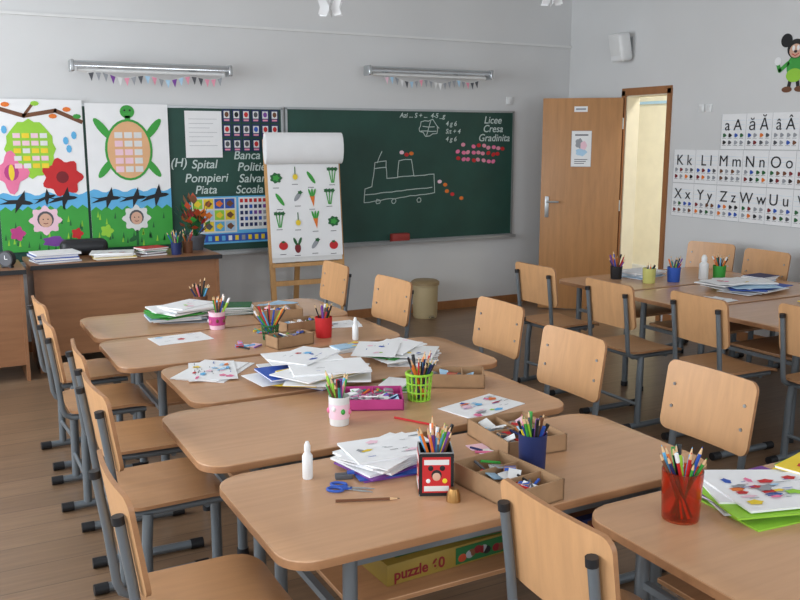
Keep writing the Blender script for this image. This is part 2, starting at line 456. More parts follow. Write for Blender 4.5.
for x, y in ((-.22, .52), (-.02, .53), (.2, .49), (.1, .44), (.27, .44)): b.ell(x, y, .03, .018, .003, random.choice([GRN, LGRN, ORG]), 8)
b.ell(-.07, .20, .17, .21, .002, LGRN, 28, wob=.05, k=12)
for j in range(5):
    for i in range(4): b.rect(-.185 + i * .062, .28 - j * .055, -.135 + i * .062, .315 - j * .055, .004, random.choice([OFFW, YEL, LPINK]))
b.ell(-.21, 0.03, .10, .13, .003, PINK, 25, wob=.25, k=4); b.ell(-.21, .03, .05, .06, .0035, MAG, 12); b.ell(-.21, .03, .02, .06, .004, YEL, 12)
b.stroke([(.14, -.1), (.14, -.25)], .012, .002, DKGRN); b.ell(.14, -.01, .135, .13, .003, RED, 40, wob=.14, k=7); b.ell(.14, -.01, .045, .045, .004, DRED, 12)
for x, y in ((-.24, .34), (.18, .26), (.2, .2), (.24, .3)): b.ell(x, y, .02, .03, .003, random.choice([MAG, CYAN]), 8)
facefl(b, .0, -.33, .105, LPINK); b.ell(-.2, -.42, .05, .05, .003, MAG, 20, wob=.2); b.ell(.22, -.44, .04, .04, .003, RED, 20, wob=.2)
b.ell(.05, -.49, .08, .04, .003, PURP, 12, wob=.2)
b.done('flower_garden_poster', (.755, YB - .038, 1.335), (D(90), 0, D(0)))
b = MB(); b.box((0, 0, -.002), (w, 1.10, .003), WHITE)
water(b, w, -.30, -.11); grass(b, w, -.55, -.25)
for x, y, s_ in ((-.17, -.17, .16), (.03, -.17, .15), (.20, -.16, .17)): bird(b, x, y, s_, .004, rot=random.uniform(-.2, .4))
for sx in (-1, 1):
    b.ell(sx * .19, .36, .10, .03, .002, GRN, 14, rot=sx * .9); b.ell(sx * .18, .06, .09, .028, .002, GRN, 14, rot=-sx * .9)
b.ell(0, .49, .055, .05, .002, GRN, 16); b.ell(-.02, .50, .008, .008, .004, BLK, 6); b.ell(.02, .50, .008, .008, .004, BLK, 6)
b.rect(-.02, .40, .02, .46, .002, GRN)
b.ell(0, .20, .18, .235, .0025, GRN, 28); b.ell(0, .20, .162, .217, .003, col('peach', (226, 176, 130)), 28)
for j in range(5):
    for i in range(3): b.rect(-.105 + i * .073, .29 - j * .065, -.045 + i * .073, .335 - j * .065, .004, random.choice([OFFW, LPINK, OFFW]))
facefl(b, .03, -.33, .10, OFFW); b.ell(-.2, -.42, .045, .045, .003, LGRN, 20, wob=.2); b.stroke([(.03, -.43), (.03, -.54)], .02, .003, DKGRN)
b.ell(.0, -.49, .04, .018, .0035, DKGRN, 12, rot=.5)
b.done('turtle_poster', (1.395, YB - .038, 1.325), (D(90), 0, 0))

# ------------------------------------------------------------ wall lamps with bunting
def walllamp(x0, x1, z):
    b = MB(); Lh = (x1 - x0) / 2
    prof = []
    for i in range(9):
        a = D(200 - i * 27); prof.append((.05 * math.cos(a), .035 * math.sin(a)))
    rings = []
    for xx in (-Lh, Lh):
        rings.append([b.bm.verts.new((xx, p[0], p[1])) for p in prof])
    k = b.mi(CHROME)
    b.skin(rings, k, True)
    b.cyl((-Lh + .03, 0, -.032), (Lh - .03, 0, -.032), .014, WPLAST)
    for xx in (-Lh - .01, Lh + .01): b.box((xx, 0, -.005), (.03, .11, .085), ALU, bevel=.008)
    for xx in (-Lh * .6, Lh * .6):
        b.box((xx, .10, .01), (.03, .15, .02), ALU); b.box((xx, .172, 0), (.05, .006, .07), ALU)
    return b.done('wall_lamp', ((x0 + x1) / 2, YB - .176, z))
walllamp(1.00, 2.16, 2.14); walllamp(3.40, 4.62, 2.19)
def bunting(x0, x1, z):
    b = MB(); n = 20; pts = []
    for i in range(n + 1):
        t = i / n; pts.append((x0 + (x1 - x0) * t, 0, -.02 * math.sin(math.pi * t) + .014 * math.sin(t * 19)))
    b.tube(pts, .0015, OFFW, 5)
    for i in range(n):
        p = Vector(pts[i]); q = Vector(pts[i + 1]); m = random.choice([LPINK, LBLU, OFFW, WHITE, GREY, GREY, CHALKP, CHALKP, PURP, DGREY])
        b.face([p + Vector((.006, -.001, 0)), q - Vector((.006, .001, 0)), (p + q) / 2 + Vector((0, -.012, -.062))], m)
    b.tube([pts[0], (x0, 0, .05)], .002, WHITE, 5); b.tube([pts[-1], (x1, 0, .05)], .002, WHITE, 5)
    b.done('bunting_garland', (0, YB - .176, z))
bunting(1.10, 2.12, 2.085); bunting(3.55, 4.52, 2.13)

# speaker
b = MB(); b.box((0, 0, 0), (.13, .17, .25), WPLAST, rot=(0, D(-12), 0), bevel=.03, seg=4)
b.box((-.070, 0, 0.015), (.006, .13, .19), OFFW, rot=(0, D(-12), 0), bevel=.002)
b.cyl((.04, 0, 0), (.10, 0, .03), .015, ALU); b.box((.10, 0, .03), (.012, .08, .12), ALU)
b.done('wall_speaker', (XR - .107, 6.30, 2.42), (0, 0, 0))
for Y in (5.40, 5.32):
    b = MB(); b.box((0, 0, 0), (.012, .06, .065), WPLAST, bevel=.004); b.box((-.008, 0, 0), (.006, .03, .04), OFFW, bevel=.002)
    b.done('light_switch', (XR - .0065, Y, 1.86))
b = MB(); b.box((0, 0, 0), (.07, .012, .07), WPLAST, bevel=.004)
b.box((0, -.008, 0), (.04, .006, .04), OFFW, bevel=.002); b.done('wall_socket', (4.98, YB - .0065, 1.97))

# ------------------------------------------------------------ alphabet charts on right wall
rowsL = [(1.665, ['a A', 'ă Ă', 'â Â', 'b B', 'c C', 'd D', 'e E', 'f F', 'g G'], 5.22), (1.38, ['K k', 'L l', 'M m', 'N n', 'O o', 'P p', 'R r', 'S s', 'Ș ș', 'T t', 'Ț ț', 'U u'], 5.72), (1.095, ['X x', 'Y y', 'Z z', 'W w', 'U u', 'V v', 'T t', 'J j', 'G g', 'H h', 'I i', 'Î î'], 5.72)]
b = MB(); YREF = 4.2; tx = []
CWD = .245
for zz_, letters, y0 in rowsL:
    zc = zz_ - 1.38
    for i, l in enumerate(letters):
        cx = (YREF - (y0 - .04 - i * CWD)) + CWD / 2; hw = CWD / 2
        b.rect(cx - hw, zc - .140, cx + hw, zc + .140, 0, WHITE)
        b.rect(cx - hw, zc - .140, cx - hw + .0025, zc + .140, .001, GREY); b.rect(cx - hw, zc - .140, cx + hw, zc - .1375, .001, GREY)
        for q in range(3): b.rect(cx - .11, zc + .018 + q * .035, cx + .11, zc + .0195 + q * .035, .0005, LBLU)
        for rr in range(2):
            for q in (-.085, -.03, .03, .085):
                b.ell(cx + q, zc - .028 - rr * .056, .017, .016, .002, random.choice([DRED, ORG, BRN, GREY, DKGRN, DGREY, GREY, BLK, BLUE, GREY]), 10, wob=.2, k=3)
                b.rect(cx + q - .02, zc - .052 - rr * .056, cx + q + .018, zc - .049 - rr * .056, .002, DGREY)
        tx.append((l, cx, zc))
al = b.done('alphabet_poster_set', (XR - .003, YREF, 1.38), (D(90), 0, D(-90)), None, True)
for l, x, z in tx: text(l, (x, z + .012, .003), .125, BLK, al, name='letter', align='CENTER')

# cartoon mouse cutout (wall decoration)
b = MB()
b.ell(0, .17, .075, .07, 0, BLK); b.ell(-.085, .235, .05, .05, .0005, BLK); b.ell(.085, .235, .05, .05, .0005, BLK)
b.ell(0, .155, .055, .05, .001, SKIN); b.ell(-.02, .175, .012, .02, .002, WHITE); b.ell(.02, .175, .012, .02, .002, WHITE)
b.ell(0, .15, .014, .01, .003, BLK); b.stroke([(-.03, .135), (0, .12), (.03, .135)], .006, .003, RED)
b.ell(0, .04, .07, .085, 0, GRN); b.ell(0, -.02, .07, .05, .001, LGRN)
b.stroke([(-.06, .07), (-.13, .02), (-.15, .07)], .03, 0, GRN); b.stroke([(.06, .07), (.12, .0)], .03, 0, GRN)
b.ell(-.15, .09, .03, .03, .001, WHITE); b.ell(.12, -.01, .03, .03, .001, WHITE)
b.stroke([(-.03, -.05), (-.04, -.10)], .03, 0, BLK); b.stroke([(.03, -.05), (.04, -.10)], .03, 0, BLK)
b.ell(-.055, -.12, .045, .022, .001, BRN); b.ell(.055, -.12, .045, .022, .001, BRN)
b.done('cartoon_mouse_cutout', (XR - .004, 4.53, 2.09), (D(90), 0, D(-90)), None, True)

def snow(X, Y, Z):
    b = MB(); b.tube([(0, 0, 0), (0, 0, ZC - Z)], .0015, WHITE, 5)
    for k in range(3):
        a = k * math.pi / 3
        for q in (1, -1):
            P = [(0, 0), (.03, .045), (.08, .04), (.065, 0), (.08, -.04), (.03, -.045)]
            b.face([(q * p[0] * math.cos(a), q * p[0] * math.sin(a), p[1] - .03) for p in P], WHITE)
    b.done('hanging_paper_ornament', (X, Y, Z))
snow(2.19, 5.0, 2.40); snow(3.82, 5.0, 2.57)

# ------------------------------------------------------------ easel flipchart
b = MB()
EW = wood('easel_pine', (196, 150, 96), 0.5, (10, 10, 1))
b.box((-.30, .0, .80), (.045, .022, 1.62), EW, rot=(D(-6), 0, 0), bevel=.003)
b.box((.30, .0, .80), (.045, .022, 1.62), EW, rot=(D(-6), 0, 0), bevel=.003)
b.box((0, .21, .74), (.045, .022, 1.52), EW, rot=(D(10), 0, 0), bevel=.003)
b.box((0, .085, 1.56), (.62, .022, .05), EW); b.box((0, -.03, .60), (.62, .05, .03), EW); b.box((0, -.035, .45), (.6, .02, .04), EW)
def pl(z): return -.03 + (z - .62) * .105
b.box((0, pl(1.12) - .005, 1.12), (.60, .012, 1.0), OFFW, rot=(D(-6), 0, 0))
rings = []
for xx in (-.325, .325):
    rg = []
    for i in range(14):
        a = D(-90 + i * 360 / 14); rg.append(b.bm.verts.new((xx, pl(1.52) - .03 + .055 * math.cos(a) - .02, 1.535 + .125 * math.sin(a))))
    rings.append(rg)
b.skin(rings, b.mi(WHITE))
b.box((0, pl(1.04) - .016, 1.04), (.61, .004, .76), WHITE, rot=(D(-6), 0, 0))
ez = b.done('flipchart_easel', (2.70, 6.72, 0), (0, 0, D(-3)))
b = MB()
def veg(b, x, y, kind):
    if kind == 0:
        b.flat([(x - .022, y + .03), (x + .022, y + .03), (x + .01, y - .06)], .001, ORG)
        for q in (-.02, 0, .02): b.ell(x + q, y + .055, .009, .035, .002, GRN, 8, rot=-q * 15)
    elif kind == 1: b.ell(x, y, .048, .04, .001, DKGRN, 24, wob=.14, k=7); b.ell(x, y, .026, .022, .002, GRN, 20, wob=.2)
    elif kind == 2: b.ell(x, y - .01, .038, .034, .001, RED, 18); b.ell(x, y + .02, .015, .01, .002, DKGRN, 15, wob=.3)
    elif kind == 3: b.ell(x, y, .016, .06, .001, GRN, 16, rot=.6)
    elif kind == 4: b.ell(x, y - .02, .030, .033, .001, OFFW, 16); b.ell(x, y - .02, .022, .024, .002, YEL, 12); b.stroke([(x, y), (x, y + .06)], .008, .002, DKGRN)
    elif kind == 5: b.ell(x, y - .02, .026, .04, .001, DRED, 16); [b.ell(x + q, y + .035, .012, .035, .002, DKGRN, 8, rot=-q * 20) for q in (-.02, .02)]
    elif kind == 6:
        for q in (-.03, 0, .03): b.stroke([(x + q * .3, y - .06), (x + q, y + .05)], .009, .001, GRN); b.ell(x + q, y + .05, .018, .016, .002, DKGRN, 10, wob=.2)
    elif kind == 7: b.ell(x, y, .05, .018, .001, GREY, 14, rot=.9); b.ell(x + .02, y + .03, .02, .015, .002, DKGRN, 10, wob=.2)
    b.rect(x - .03, y - .082, x + .02, y - .077, .001, DGREY)
order = [1, 4, 3, 6, 3, 7, 0, 6, 6, 4, 0, 1, 2, 5, 7, 2]
for j in range(4):
    for i in range(4): veg(b, -.225 + i * .15 + random.uniform(-.02, .02), .28 - j * .185 + random.uniform(-.02, .02), order[j * 4 + i])
b.done('vegetable_chart', (0, pl(1.04) - .020, 1.04), (D(84), 0, 0), ez, True)

b = MB()
BIN = mat('bin_beige', (186, 168, 130), 0.5)
b.lathe([(.105, 0), (.112, .02), (.118, .29), (.124, .295), (.124, .305), (.0, .305)], (0, 0, 0), BIN, 28)
b.lathe([(.13, .305), (.13, .33), (.11, .345), (.02, .35), (.0, .35)], (0, 0, 0), mat('bin_lid', (150, 128, 92), .5), 28)
b.box((0, -.12, .02), (.05, .04, .015), BLACKP, bevel=.004)
b.done('waste_bin', (3.93, 6.90, 0))

# ------------------------------------------------------------ teacher desks and things
def desk(x0, x1, y0, y1, h):
    b = MB(); w = x1 - x0; d = y1 - y0
    b.box((0, 0, h - .014), (w, d, .028), DESKW, bevel=.003); b.box((0, -d / 2 + .001, h - .014), (w, .006, .03), BLACKP)
    for xx in (-w / 2 + .03, w / 2 - .03): b.box((xx, 0, (h - .028) / 2), (.022, d - .06, h - .028), DESKW)
    b.box((0, -d / 2 + .05, .42), (w - .08, .018, .62), DESKW)
    b.box((w / 2 - .22, .06, h - .13), (.36, d - .2, .2), DESKW); b.box((w / 2 - .22, d / 2 - .035, h - .13), (.1, .015, .012), ALU)
    return b.done('teacher_desk', ((x0 + x1) / 2, (y0 + y1) / 2, 0))
desk(.56, 1.89, 6.38, 6.95, .76); desk(-.85, .52, 6.22, 6.80, .76)
def books(name, X, Y, Z, n, w=.3, d=.22, rot=0, cols=None, th=(.006, .018), mess=.15, art=None, off=.012, sizes=(.85, 1.0), top=None):
    b = MB(); z = 0
    for i in range(n):
        t = random.uniform(*th); m = random.choice(cols or [WHITE, OFFW, WHITE, BLUE, GRN, RED, PINK])
        if top is not None and i >= n - 1 - n // 5: m = top
        r = random.uniform(-mess, mess); ox = random.uniform(-off, off); oy = random.uniform(-off, off)
        s = random.uniform(*sizes)
        if t > .006:
            b.box((ox, oy, z + t / 2), (w * s, d * s, t * .7), WHITE, rot=(0, 0, r))
            b.box((ox, oy, z + t * .92), (w * s * 1.01, d * s * 1.01, t * .15), m, rot=(0, 0, r))
            b.box((ox, oy, z + t * .08), (w * s * 1.01, d * s * 1.01, t * .15), m, rot=(0, 0, r))
        else:
            b.box((ox, oy, z + t / 2), (w * s, d * s, t), m, rot=(0, 0, r))
        if off > .03 or (art and i == n - 1):
            cr, sr = math.cos(r), math.sin(r)
            for k in range((art or 5) if i == n - 1 else 4):
                x = random.uniform(-w * s * .38, w * s * .38); y = random.uniform(-d * s * .38, d * s * .38)
                x2 = ox + x * cr - y * sr; y2 = oy + x * sr + y * cr; zz = z + t + .0008 + k * .0001
                if random.random() < .4: b.ell(x2, y2, random.uniform(.008, .026), random.uniform(.006, .018), zz, random.choice([ORG, LPINK, LBLU, PINK, LGRN, YEL, CYAN, GREY, RED, BLUE]), 10, wob=.15)
                else:
                    l_ = random.uniform(.01, min(.05, w * .12)); b.stroke([(x2, y2), (x2 + l_ * cr, y2 + l_ * sr)], .003, zz, random.choice([GREY, DGREY, GREY, BLUE]))
        z += t
    return b.done(name, (X, Y, Z + .0005), (0, 0, rot))
books('book_stack', .74, 6.58, .76, 4, .30, .24, .1, [BRN, BLUE, GREY, WHITE], (.012, .02))
books('paper_stack', 1.14, 6.56, .76, 5, .3, .21, -.1, [WHITE, OFFW, YEL], (.006, .010), art=8)
books('book_stack', 1.42, 6.60, .76, 4, .2, .16, .3, [BRN, RED, NAVY, GRN], (.012, .02), .3)
b = MB(); b.box((0, 0, .06), (.34, .13, .12), BLACKP, bevel=.05, seg=4)
b.done('black_bag', (.98, 6.84, .76))
books('book_stack', .16, 6.48, .76, 4, .26, .2, .2, [BLUE, WHITE, RED], (.016, .024))
b = MB(); b.cyl((0, -.02, .06), (0, .02, .06), .055, BLACKP, seg=24); b.cyl((0, -.022, .06), (0, -.019, .06), .046, DGREY, seg=24)
b.box((-.03, 0, .006), (.015, .03, .014), BLACKP); b.box((.03, 0, .006), (.015, .03, .014), BLACKP)
b.box((0, -.024, .072), (.004, .002, .025), WHITE); b.box((.01, -.024, .06), (.02, .002, .004), WHITE)
b.done('desk_clock', (.42, 6.38, .76), (0, 0, D(-40)))

def cup(name, X, Y, Z, r, h, m, n=10, style='round', plen=(.145, .185), band=None, spread=.12, inside=None, rz=None):
    b = MB()
    if style == 'square':
        for dx, dy, sx, sy in ((r, 0, .004, 2 * r), (-r, 0, .004, 2 * r), (0, r, 2 * r, .004), (0, -r, 2 * r, .004)):
            b.box((dx, dy, h / 2), (sx, sy, h), m)
        b.box((0, 0, .002), (2 * r, 2 * r, .004), m)
        for q in (-1, 1):
            for ax in (0, 1):
                def fb(u, z0, su, sz, mm, dd):
                    p = (u, q * (r + .0022 + dd), z0) if ax == 0 else (q * (r + .0022 + dd), u, z0)
                    s3 = (su, .001, sz) if ax == 0 else (.001, su, sz)
                    b.box(p, s3, mm)
                fb(0, h * .5, r * 1.7, h * .84, band or YEL, 0)
                fb(0, h * .80, r * 1.5, h * .12, OFFW, .0008); fb(0, h * .18, r * 1.5, h * .12, OFFW, .0008)
                for cx_, cz_, rr_, mm in ((0, .5, .38, BLK), (-.35, .66, .2, BLK), (.35, .66, .2, BLK), (0, .46, .26, SKIN), (.5, .36, .18, YEL), (-.5, .36, .16, WHITE)):
                    d_ = .002 + (.001 if mm in (SKIN,) else 0)
                    c3 = (cx_ * r, q * (r + d_), cz_ * h) if ax == 0 else (q * (r + d_), cx_ * r, cz_ * h)
                    r3 = (rr_ * r, .0015, rr_ * r) if ax == 0 else (.0015, rr_ * r, rr_ * r)
                    b.ball(c3, r3, mm, 10)
        for zz in (.002, h): b.tube([(r, r, zz), (-r, r, zz), (-r, -r, zz), (r, -r, zz)], .003, ALU, 6, closed=True)
    elif style == 'basket':
        nn = 16
        for i in range(nn):
            a = 2 * math.pi * i / nn
            b.cyl((r * .82 * math.cos(a), r * .82 * math.sin(a), 0), (r * math.cos(a), r * math.sin(a), h), .0028, m, seg=6)
        for zz, rr in ((.003, .82), (h * .33, .88), (h * .66, .94), (h, 1.0)):
            b.tube([(r * rr * math.cos(2 * math.pi * i / 20), r * rr * math.sin(2 * math.pi * i / 20), zz) for i in range(20)], .003 if zz < h else .005, m, 6, closed=True)
        b.lathe([(r * .82, 0), (r * .82, .004), (0, .004)], (0, 0, 0), m, 20)
    else:
        b.lathe([(r * .88, 0), (r * .9, .003), (r, h), (r * .93, h), (r * .84, .006), (0, .006)], (0, 0, 0), m, 24)
        if band:
            b.lathe([(r * .935, h * .25), (r * .985, h * .25), (r * 1.0, h * .75), (r * .95, h * .75)], (0, 0, 0), band, 24)
            for i in range(7):
                a = i * .9; b.ball((r * .975 * math.cos(a), r * .975 * math.sin(a), h * random.uniform(.35, .65)), (.008, .008, .01), random.choice([BRN, WHITE, PINK, GRN, DRED]), 8)
    for i in range(n):
        a = random.uniform(0, 2 * math.pi); q = r * .5 * math.sqrt(random.random()); lp = random.uniform(*plen)
        p0 = Vector((q * math.cos(a + 2.5), q * math.sin(a + 2.5), .008))
        rr_ = r * random.uniform(.2, .82)
        e = Vector((rr_ * math.cos(a), rr_ * math.sin(a), h)); d = (e - p0).normalized()
        m2 = random.choice(PENC); R = random.uniform(.0032, .0048)
        if random.random() < .25:
            b.tube([p0, p0 + d * (lp - .035)], R * 1.2, m2, 6); b.tube([p0 + d * (lp - .035), p0 + d * (lp - .01)], R * 1.4, random.choice([m2, WHITE, BLK]), 8)
            continue
        b.tube([p0, p0 + d * (lp - .02)], R, m2, 6)
        b.tube([p0 + d * (lp - .02), p0 + d * (lp - .004)], R, PWOOD, 6, radii=[R, R * .35])
        b.tube([p0 + d * (lp - .004), p0 + d * lp], R, m2, 6, radii=[R * .35, .0004])
    return b.done(name, (X, Y, Z + .0005), (0, 0, random.uniform(-.2, .2) if rz is None else rz))
cup('pencil_cup', 1.59, 6.54, .76, .04, .09, NAVY, 12)
cup('pencil_cup', 1.69, 6.60, .76, .04, .09, BRN, 10)
b = MB(); b.lathe([(.05, 0), (.07, .10), (.075, .10), (.075, .115), (.066, .115), (.062, .10), (0, .10)], (0, 0, 0), DGREY, 20)
RUST = col('rust', (170, 66, 34))
for i in range(52):
    a = random.uniform(0, 6.28); el = random.uniform(.4, 1.4); l = random.uniform(.10, .32)
    d = Vector((math.cos(a) * math.cos(el) * .6, math.sin(a) * math.cos(el) * .6, math.sin(el))); c = Vector((0, 0, .1)) + d * l
    sd = d.cross(Vector((0, 0, 1))).normalized() * .03; up = d * .045
    b.tube([(0, 0, .1), c], .002, DKGRN, 5)
    m = random.choice([RED, ORG, BRN, RUST, DKGRN, RUST, DRED, GRN])
    b.face([c - up * .5, c + sd + up * .4, c + up * 1.4, c - sd + up * .4], m)
b.done('potted_plant', (1.80, 6.76, .76))

# ------------------------------------------------------------ tables
TH = .65; TW = 1.365; TD = .60
def table_mesh():
    b = MB()
    b.prism(rrect(TW, TD, .085), TH - .024, TH, TABLE, TEDGE, bevel=.004)
    lx_ = TW / 2 - .18; ly = TD / 2 - .055
    for sx in (-1, 1):
        for sy in (-1, 1):
            b.cyl((sx * lx_, sy * ly, .012), (sx * lx_, sy * ly, TH - .024), .019, STEEL, seg=14)
            b.cyl((sx * lx_, sy * ly, 0), (sx * lx_, sy * ly, .03), .023, BLACKP, seg=14)
        b.box((sx * lx_, 0, TH - .045), (.03, 2 * ly, .035), STEEL)
        b.box((sx * lx_, 0, .43), (.02, 2 * ly, .02), STEEL)
    for sy in (-1, 1): b.box((0, sy * ly, TH - .045), (2 * lx_, .022, .035), STEEL)
    b.box((0, 0, .445), (2 * lx_ - .05, 2 * ly - .06, .014), TEDGE, bevel=.002)
    return b.mesh('school_table')
tm = table_mesh()
tabs = [(1.325, 2.05, 0), (1.325, 2.73, 0), (1.47, 3.375, 0), (1.33, 4.02, 0), (1.335, 4.655, 0), (2.105, 1.385, 0),
        (4.465, 4.53, 0), (4.465, 3.895, 0), (4.48, 3.26, 0), (4.52, 2.62, 0)]
for X, Y, r in tabs: put('school_table', tm, (X, Y, 0), (0, 0, D(r)))

# ------------------------------------------------------------ chairs
def chair_mesh():
    b = MB()
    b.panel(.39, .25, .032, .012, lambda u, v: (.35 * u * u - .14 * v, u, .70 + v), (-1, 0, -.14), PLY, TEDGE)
    def sf(u, v):
        z = .44 + .25 * u * u
        if v > .08: z -= (v - .08) ** 2 * 2.2
        return (.225 + v, u, z)
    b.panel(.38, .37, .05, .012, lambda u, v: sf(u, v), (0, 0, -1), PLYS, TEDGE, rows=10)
    for s in (-1, 1):
        y = s * .155
        b.tube([(-.027, y, .76), (-.006, y, .60), (.008, y, .46), (.018, y, .432), (.045, y, .415), (.36, y, .412)], .0125, STEEL, 10)
        b.cyl((-.0285, y, .755), (-.0305, y, .775), .0145, BLACKP, seg=10)
        b.tube([(.10, y * 1.06, .415), (.09, y * 1.10, .30), (.085, y * 1.12, .03)], .018, STEEL, 12)
        b.tube([(.0, y * 1.12, .021), (.37, y * 1.12, .021)], .017, STEEL, 10)
        for xx in (0, .37): b.cyl((xx - .025, y * 1.12, .021), (xx + .025, y * 1.12, .021), .0205, BLACKP, seg=10)
        for zz in (.66, .74): b.cyl((.026 - .14 * (zz - .7) - .018, y, zz), (.026 - .14 * (zz - .7) - .014, y, zz), .006, ALU, seg=8); b.cyl((.008 - .14 * (zz - .7) - .003, y, zz), (.008 - .14 * (zz - .7) + .0025, y, zz), .006, DGREY, seg=8)
    b.cyl((.10, -.16, .40), (.10, .16, .40), .011, STEEL); b.cyl((.30, -.155, .40), (.30, .155, .40), .011, STEEL)
    b.cyl((.085, -.17, .14), (.085, .17, .14), .010, STEEL)
    return b.mesh('school_chair')
cm = chair_mesh()
chs = [(.34, 2.08, 0), (.43, 2.90, 2), (.46, 3.46, -2), (.42, 4.06, 0), (.44, 4.60, 3),
       (1.145, 1.43, 0),
       (2.31, 2.08, 180), (2.28, 2.78, 181), (2.41, 3.50, 180), (2.29, 4.40, 184), (2.25, 5.12, 180),
       (3.36, 4.48, 3), (3.32, 3.74, 0), (3.42, 3.18, -2), (3.62, 2.66, 0),
       (5.27, 4.82, 194), (5.24, 4.28, 180), (5.26, 3.3, 182)]
for X, Y, r in chs: put('school_chair', cm, (X, Y, 0), (0, 0, D(r)))

# ------------------------------------------------------------ table-top items
T = TH
def crate(name, X, Y, rot, sx, sy, h, nx, ny, m=CARD, fill=4):
    b = MB(); t = .005
    b.box((0, 0, t / 2), (sx, sy, t), m)
    for q in (-1, 1):
        b.box((q * (sx / 2 - t / 2), 0, h / 2), (t, sy, h), m); b.box((0, q * (sy / 2 - t / 2), h / 2), (sx, t, h), m)
    for i in range(1, nx): b.box((-sx / 2 + sx * i / nx, 0, h * .45), (t, sy - t, h * .9), m)
    for j in range(1, ny): b.box((0, -sy / 2 + sy * j / ny, h * .45), (sx - t, t, h * .9), m)
    for i in range(nx * ny * fill):
        x = random.uniform(-sx / 2 + .03, sx / 2 - .03); y = random.uniform(-sy / 2 + .03, sy / 2 - .03)
        k = random.random()
        if k < .4: b.box((x, y, h * random.uniform(.5, .95)), (.05, .035, .003), random.choice([WHITE, LBLU, LPINK, OFFW, GREY]), rot=(random.uniform(-.5, .5), random.uniform(-.5, .5), random.uniform(0, 3)))
        elif k < .7: b.box((x, y, h * random.uniform(.5, .9)), (.035, .02, .014), random.choice([WHITE, BLUE, GREY, DGREY, RED]), rot=(random.uniform(-.4, .4), random.uniform(-.4, .4), random.uniform(0, 3)), bevel=.002)
        else:
            a = random.uniform(0, 3.1); d = Vector((math.cos(a), math.sin(a), .2)) * .03
            c = Vector((x, y, h * .75)); b.tube([c - d, c + d], .004, random.choice(PENC), 6)
    return b.done(name, (X, Y, T + .0005), (0, 0, D(rot)))
cup('pencil_tin', 1.165, 1.985, T, .045, .12, BLK, 20, 'square', band=RED, plen=(.165, .20), rz=-.45)
cup('pencil_basket', 1.545, 2.755, T, .048, .10, LGRN, 20, 'basket')
cup('pencil_cup', 1.165, 2.63, T, .036, .10, OFFW, 16, band=LPINK)
cup('pencil_cup', 1.494, 1.985, T, .042, .11, NAVY, 20, plen=(.15, .175))
ORT = mat('orange_translucent_plastic', (240, 104, 60), 0.12, trans=0.92)
cup('pencil_cup', 1.624, 1.53, T, .052, .13, ORT, 18, plen=(.17, .20))
cup('pencil_cup', 1.65, 3.90, T, .043, .10, RED, 16)
cup('pencil_cup', 1.243, 4.33, T, .042, .09, LPINK, 12, band=MAG)
cup('pencil_cup', 1.31, 4.88, T, .04, .08, BRN, 14)
cup('pencil_basket', 1.40, 3.97, T, .04, .07, DKGRN, 12, 'basket')
crate('cardboard_organizer', 1.335, 1.885, 6, .17, .27, .06, 1, 3, fill=6)
crate('cardboard_organizer', 1.585, 2.195, -4, .21, .26, .055, 2, 2, fill=6)
crate('cardboard_organizer', 1.76, 2.88, 60, .13, .26, .055, 1, 3)
crate('cardboard_organizer', 1.44, 3.815, 12, .20, .11, .055, 2, 1, fill=6)
crate('cardboard_organizer', 1.62, 4.46, -8, .24, .16, .055, 2, 1)
crate('cardboard_organizer', 1.60, 4.10, 8, .2, .12, .055, 2, 1, fill=6)
crate('pink_box', 1.37, 2.79, -25, .22, .18, .04, 2, 2, MAG, 9)
def bottle(X, Y, h=.12, r=.017, m=WPLAST, capm=WPLAST):
    b = MB(); b.lathe([(r * .9, 0), (r, .004), (r, h * .62), (r * .5, h * .72), (r * .5, h * .76), (0, h * .76)], (0, 0, 0), m, 18)
    b.lathe([(r * .62, h * .74), (r * .6, h * .9), (r * .3, h), (0, h)], (0, 0, 0), capm, 14)
    b.done('glue_bottle', (X, Y, T + .0005))
bottle(.885, 2.225, .11, .015); bottle(1.76, 3.77, .11, .015); bottle(4.69, 4.34, .17, .032)
b = MB()
for s in (-1, 1):
    b.prism([(-.005, 0), (.045, s * .004), (.07, s * .010), (.04, s * .012), (0, s * .006)] if s > 0 else [(0, s * .006), (.04, s * .012), (.07, s * .010), (.045, s * .004), (-.005, 0)], .003 + .001 * s, .005 + .001 * s, ALU)
    b.tube([(-.035 + .022 * math.cos(i * .45), s * .018 + .014 * math.sin(i * .45), .005) for i in range(14)], .004, BLUE, 8, closed=True)
    b.box((-.008, s * .004, .005), (.03, .008, .006), BLUE, rot=(0, 0, -s * .3))
b.cyl((0, 0, .001), (0, 0, .009), .004, ALU)
b.done('scissors', (.955, 2.095, T), (0, 0, D(-40)))
def pencil(X, Y, rot, m):
    b = MB(); b.tube([(-.085, 0, .004), (.06, 0, .004)], .004, m, 6); b.tube([(.06, 0, .004), (.08, 0, .004)], .004, PWOOD, 6, radii=[.004, .0012]); b.tube([(.08, 0, .004), (.086, 0, .004)], .001, BLK, 6)
    b.done('pencil', (X, Y, T + .0005), (0, 0, D(rot)))
pencil(.965, 2.00, -22, BRN); pencil(1.40, 2.52, -60, RED)
b = MB(); b.lathe([(.02, 0), (.018, .02), (.012, .035), (0, .036)], (0, 0, 0), mat('brass', (160, 120, 70), .35, .8), 12); b.done('pencil_sharpener', (1.17, 1.895, T))
b = MB(); b.box((0, 0, .008), (.05, .022, .016), DGREY, bevel=.003); b.box((.02, 0, .018), (.02, .018, .004), BLUE); b.done('eraser', (.975, 2.175, T), (0, 0, -.3))

